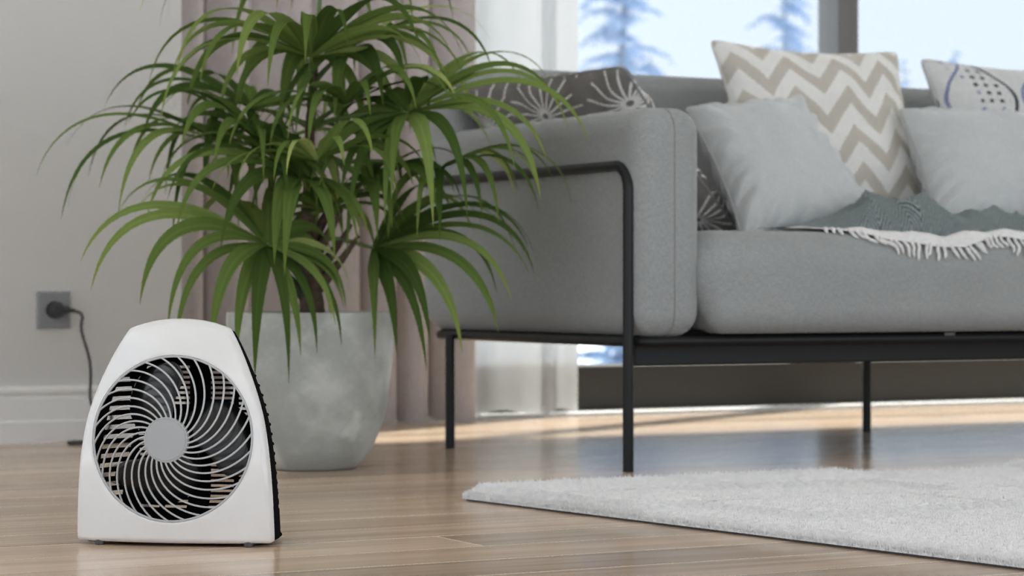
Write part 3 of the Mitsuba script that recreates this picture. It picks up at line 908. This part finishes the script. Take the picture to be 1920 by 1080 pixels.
frond(412, 268, 4.45, 0.56, -X_ + 0.15 * C_ + 0.12 * Z_, Z_ + 0.25 * C_, 20, 0.405, 150, DIM, rise=0.25, back=0.6, wid=0.024)
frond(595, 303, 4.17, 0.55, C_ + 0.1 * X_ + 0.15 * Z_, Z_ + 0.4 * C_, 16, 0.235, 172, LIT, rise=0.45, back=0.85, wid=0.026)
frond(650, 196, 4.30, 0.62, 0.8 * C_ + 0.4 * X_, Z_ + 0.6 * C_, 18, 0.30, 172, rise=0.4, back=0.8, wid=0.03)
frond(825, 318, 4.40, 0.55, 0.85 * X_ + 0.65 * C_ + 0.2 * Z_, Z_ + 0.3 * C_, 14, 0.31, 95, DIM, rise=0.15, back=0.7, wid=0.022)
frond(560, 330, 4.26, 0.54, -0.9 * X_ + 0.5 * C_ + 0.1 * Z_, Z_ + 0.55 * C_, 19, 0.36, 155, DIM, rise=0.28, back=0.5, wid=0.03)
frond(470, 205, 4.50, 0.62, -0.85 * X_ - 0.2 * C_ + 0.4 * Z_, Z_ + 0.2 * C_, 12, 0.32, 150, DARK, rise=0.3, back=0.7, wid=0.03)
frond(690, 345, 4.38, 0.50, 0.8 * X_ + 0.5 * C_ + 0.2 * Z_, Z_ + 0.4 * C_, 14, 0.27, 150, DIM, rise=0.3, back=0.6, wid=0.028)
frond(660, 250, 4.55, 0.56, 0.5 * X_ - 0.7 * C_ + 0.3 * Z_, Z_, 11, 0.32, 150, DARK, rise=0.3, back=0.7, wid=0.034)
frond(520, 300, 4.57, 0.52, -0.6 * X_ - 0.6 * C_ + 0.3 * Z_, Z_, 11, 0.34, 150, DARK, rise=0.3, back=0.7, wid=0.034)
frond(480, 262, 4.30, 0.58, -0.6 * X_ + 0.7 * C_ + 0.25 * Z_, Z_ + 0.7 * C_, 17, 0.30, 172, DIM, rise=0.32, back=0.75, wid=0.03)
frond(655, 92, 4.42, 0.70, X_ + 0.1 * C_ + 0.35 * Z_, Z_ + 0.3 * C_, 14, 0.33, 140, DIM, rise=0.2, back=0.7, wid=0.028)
frond(610, 395, 4.34, 0.46, 0.2 * X_ + C_ + 0.25 * Z_, Z_ + 0.4 * C_, 14, 0.20, 165, rise=0.35, back=0.8, wid=0.026)
tag('palm', 'bushy green palm with long arching strap leaves, standing in the concrete planter', 'plant')

# ------------------------------------------------------------------ fan heater
FA = math.radians(-9.3)
fx = np.array([math.cos(FA), math.sin(FA), 0])      # to the right of the heater as seen
fy = np.array([-math.sin(FA), math.cos(FA), 0])     # to its back
FO = np.array([-0.4325, 3.045, 0.0])
FR = np.stack([fx, fy, [0, 0, 1.0]], 1)


def fan(mesh):
    return put(mesh, FR, FO)


Z0, ZC, RH = 0.0045, 0.1365, 0.1055
half = np.array([(0.0045, 0.1294), (0.05, 0.1283), (0.10, 0.1252), (0.153, 0.1178), (0.180, 0.1108), (0.206, 0.1015), (0.234, 0.0895), (0.254, 0.0795), (0.276, 0.0665)])
zz = np.linspace(0.0045, 0.276, 60)
hw = PchipInterpolator(half[:, 0], half[:, 1])(zz)
right_side = np.stack([hw, zz], -1)
tx_ = np.linspace(1, -1, 25)[1:-1]
top = np.stack([0.0665 * tx_, 0.276 + 0.0125 * (1 - np.abs(tx_) ** 2.2)], -1)
left_side = np.stack([-hw[::-1], zz[::-1]], -1)
bx_ = np.linspace(-1, 1, 31)[1:-1]
bot = np.stack([0.1293 * bx_, 0.0045 - 0.0006 * (1 - bx_ ** 2)], -1)
outline = np.vstack([right_side, top, left_side, bot])
from shapely.geometry import Polygon, LineString
poly = Polygon(outline).buffer(-0.004).buffer(0.004)
N = 240
phi = np.arange(N) * 2 * PI / N


def radii(pg):
    c = np.array([0, ZC]); out = []
    ring = pg.exterior
    for a_ in phi:
        hit = ring.intersection(LineString([c, c + 0.5 * np.array([math.cos(a_), math.sin(a_)])]))
        pt = hit if hit.geom_type == 'Point' else list(hit.geoms)[-1]
        out.append(math.hypot(pt.x, pt.y - ZC))
    return np.array(out)


RO = radii(poly)


def depth(x, z):
    """front surface of the white shell, + = towards the back"""
    return np.where(z > 0.095, 1.05, 0.40) * (z - 0.095) ** 2 + 0.85 * x ** 2 - 0.0075


def ring_pts(r, dy):
    x, z = r * np.cos(phi), ZC + r * np.sin(phi)
    return np.stack([x, depth(x, z) + dy, z], -1)


rows = [ring_pts(np.full(N, RH + 0.001), 0.008), ring_pts(np.full(N, RH), 0.0022), ring_pts(np.full(N, RH + 0.0007), 0.0006), ring_pts(np.full(N, RH + 0.0022), 0.0)]
er = 0.0075
for s in np.linspace(0, 1, 14)[1:]:
    rows.append(ring_pts(RH + 0.0022 + (RO - er - RH - 0.0022) * s, 0.0))
for a_ in np.linspace(0, PI / 2, 8)[1:]:
    rows.append(ring_pts(RO - er + er * math.sin(a_), er * (1 - math.cos(a_))))
rows.append(ring_pts(RO, 0.013))
rows.append(ring_pts(RO - 0.0070, 0.0132))
v = np.vstack(rows)
f = [[i * N + j, i * N + (j + 1) % N, (i + 1) * N + (j + 1) % N, (i + 1) * N + j] for i in range(len(rows) - 1) for j in range(N)]
add('fan_heater__front_shell', fan((v, tri(np.array(f))[:, ::-1])), 'white_plastic', 40)

# black back housing: a lofted hollow body with slots cut through its sides and rear
def loft(insets):
    rs = []
    for d_, ins in insets:
        r = RO - ins
        x, z = r * np.cos(phi), ZC + r * np.sin(phi)
        keep = np.clip((0.034 - z) / 0.03, 0, 1)           # the foot stays upright at the back
        z = np.where(z < 0.034, z - keep * ins * 0.9, z)
        rs.append(np.stack([x, depth(x, z) * max(0, 1 - d_ / 0.09) + d_, np.maximum(z, Z0 + 0.002)], -1))
    v = np.vstack(rs)
    n = len(rs)
    f = [[i * N + j, i * N + (j + 1) % N, (i + 1) * N + (j + 1) % N, (i + 1) * N + j] for i in range(n - 1) for j in range(N)]
    c0, c1 = len(v), len(v) + 1
    v = np.vstack([v, rs[0].mean(0), rs[-1].mean(0)])
    f = list(tri(np.array(f))) + [[c0, (j + 1) % N, j] for j in range(N)] + [[c1, (n - 1) * N + j, (n - 1) * N + (j + 1) % N] for j in range(N)]
    f = np.array(f)[:, ::-1]
    tm = trimesh.Trimesh(v, f, process=False)
    if tm.volume < 0: f = f[:, ::-1]
    return m3.Manifold(m3.Mesh(np.asarray(v, np.float32), np.asarray(f, np.uint32)))


BACK = [(0.0125, 0.0016), (0.030, 0.0020), (0.055, 0.0045), (0.080, 0.011), (0.100, 0.021), (0.116, 0.034), (0.126, 0.047), (0.130, 0.056)]
out_m = loft(BACK)
in_m = loft([(0.005, 0.0045)] + [(d_ - 0.0030 if d_ > 0.1 else d_, i_ + 0.0030) for d_, i_ in BACK[1:]])
housing = out_m - in_m
cuts = []
for k_ in range(15):                                        # side slots
    z = 0.046 + k_ * 0.0125
    for sx in (-1, 1):
        cuts.append(m3.Manifold.cube([0.07, 0.050, 0.0062], True).translate([sx * 0.118, 0.090, z]))
for k_ in range(28):                                        # rear slots in four columns, solid around the motor
    z = 0.040 + k_ * 0.0068
    for x0, x1 in ((-0.082, -0.052), (-0.046, -0.014), (0.014, 0.046), (0.052, 0.082)):
        if abs(z - ZC) < 0.036 and abs(x0 + x1) < 0.08: continue
        cuts.append(m3.Manifold.cube([x1 - x0, 0.05, 0.0036], True).translate([(x0 + x1) / 2, 0.130, z]))
housing = housing - m3.Manifold.batch_boolean(cuts, m3.OpType.Add)
add('fan_heater__back_housing', fan(housing), 'black_plastic', 30)
ribs = []
for k_ in range(14):
    z = 0.052 + k_ * 0.0125
    key = numbered('fan_heater__rib')
    hwz = float(np.interp(z, zz, hw))
    pts = []
    for d_, ins in BACK[2:6]:
        pts.append((hwz - ins - 0.0004, depth(hwz, z) * max(0, 1 - d_ / 0.09) + d_, z))
    add(key, fan(tube(spline(pts, 12), np.linspace(0.0015, 0.0024, 12), 8)), 'black_plastic', True)
# motor, blades
mot = put(lathe([(1e-4, 0), (0.030, 0), (0.033, 0.004), (0.033, 0.070), (1e-4, 0.0701)], 40), np.array([[1, 0, 0], [0, 0, 1.0], [0, -1.0, 0]]), (0, 0.052, ZC))
add('fan_heater__motor', fan(mot), 'black_plastic', 40)
for k_ in range(3):
    base = math.radians(138 + 120 * k_)
    n1, n2 = 26, 22
    vs = []
    for i in range(n1):
        w = i / (n1 - 1)
        r = 0.022 + 0.076 * w
        for j in range(n2):
            q_ = j / (n2 - 1) - 0.5
            span = math.radians(96 - 26 * w) * (1 - 0.55 * max(0, (w - 0.55) / 0.45) ** 2.2)
            ang = base + q_ * span - 0.75 * (w - 0.3) + 0.0
            y = 0.036 + q_ * 0.030 * (1.0 - 0.25 * w) + 0.006 * (1 - 4 * q_ * q_) * -1
            vs.append([r * math.cos(ang), y, ZC + r * math.sin(ang)])
    vs = np.array(vs)
    gf = grid_faces(n1, n2)
    back_ = vs + np.array([0, 0.0016, 0])
    ed = [*range(n2), *[i * n2 + n2 - 1 for i in range(1, n1)], *[(n1 - 1) * n2 + j for j in range(n2 - 2, -1, -1)], *[i * n2 for i in range(n1 - 2, 0, -1)]]
    M_ = n1 * n2
    ef = [[ed[i], ed[(i + 1) % len(ed)], ed[(i + 1) % len(ed)] + M_, ed[i] + M_] for i in range(len(ed))]
    key = numbered('fan_heater__blade')
    add(key, fan((np.vstack([vs, back_]), np.vstack([gf, gf[:, ::-1] + M_, ef]))), 'black_gloss', 50)
# grille
rim_pts = ring_pts(np.full(N, RH - 0.0012), 0.0025)
add('fan_heater__grille', fan(tube(rim_pts, 0.0017, 10, closed=True)), 'grille_grey', True)
RHUB = 0.0285
y_rim = lambda x, z: depth(x, z) + 0.003
for k_ in range(30):
    th0 = math.radians(12 * k_ + 4)
    pts = []
    for w in np.linspace(0, 1, 22):
        r = RHUB - 0.001 + (RH - 0.001 - RHUB + 0.001) * w
        ang = th0 + 1.06 * w + 0.10 * w * (w - 1)
        x, z = r * math.cos(ang), ZC + r * math.sin(ang)
        rim = y_rim(RH * math.cos(ang), ZC + RH * math.sin(ang))
        y = -0.0215 * (1 - w ** 2.0) + rim * w ** 2.0
        pts.append((x, y, z))
    key = numbered('fan_heater__grille__bar')
    add(key, fan(tube(pts, 0.00135, 8)), 'grille_grey', True)
RX = np.array([[1, 0, 0], [0, 0, -1.0], [0, 1.0, 0]])
hub = lathe([(1e-4, -0.008), (RHUB, -0.008), (RHUB + 0.0004, -0.001), (RHUB, 0.0004), (RHUB - 0.0012, 0.0010), (RHUB - 0.0018, 0.0004), (RHUB - 0.0024, 0.0004), (RHUB - 0.0030, 0.0012), (1e-4, 0.0016)], 72)
add('fan_heater__grille__hub', fan(put(hub, RX, (0, -0.0225, ZC))), 'hub_grey', 40)
for x, y in ((-0.098, 0.012), (0.098, 0.012), (-0.09, 0.10), (0.09, 0.10)):
    key = numbered('fan_heater__foot')
    add(key, fan(put(lathe([(1e-4, 0), (0.0058, 0), (0.0063, 0.0008), (0.0063, 0.008), (1e-4, 0.008)], 24), None, (x, y, 0))), 'foot_metal' if y < 0.05 else 'black_plastic', 40)
add('fan_heater__base', fan(box(-0.116, 0.116, 0.012, 0.112, 0.0035, 0.0095, 0.002)), 'black_plastic', False)
tag('fan_heater', 'white fan heater with a round grey swirl grille, on the floor in front', 'heater')
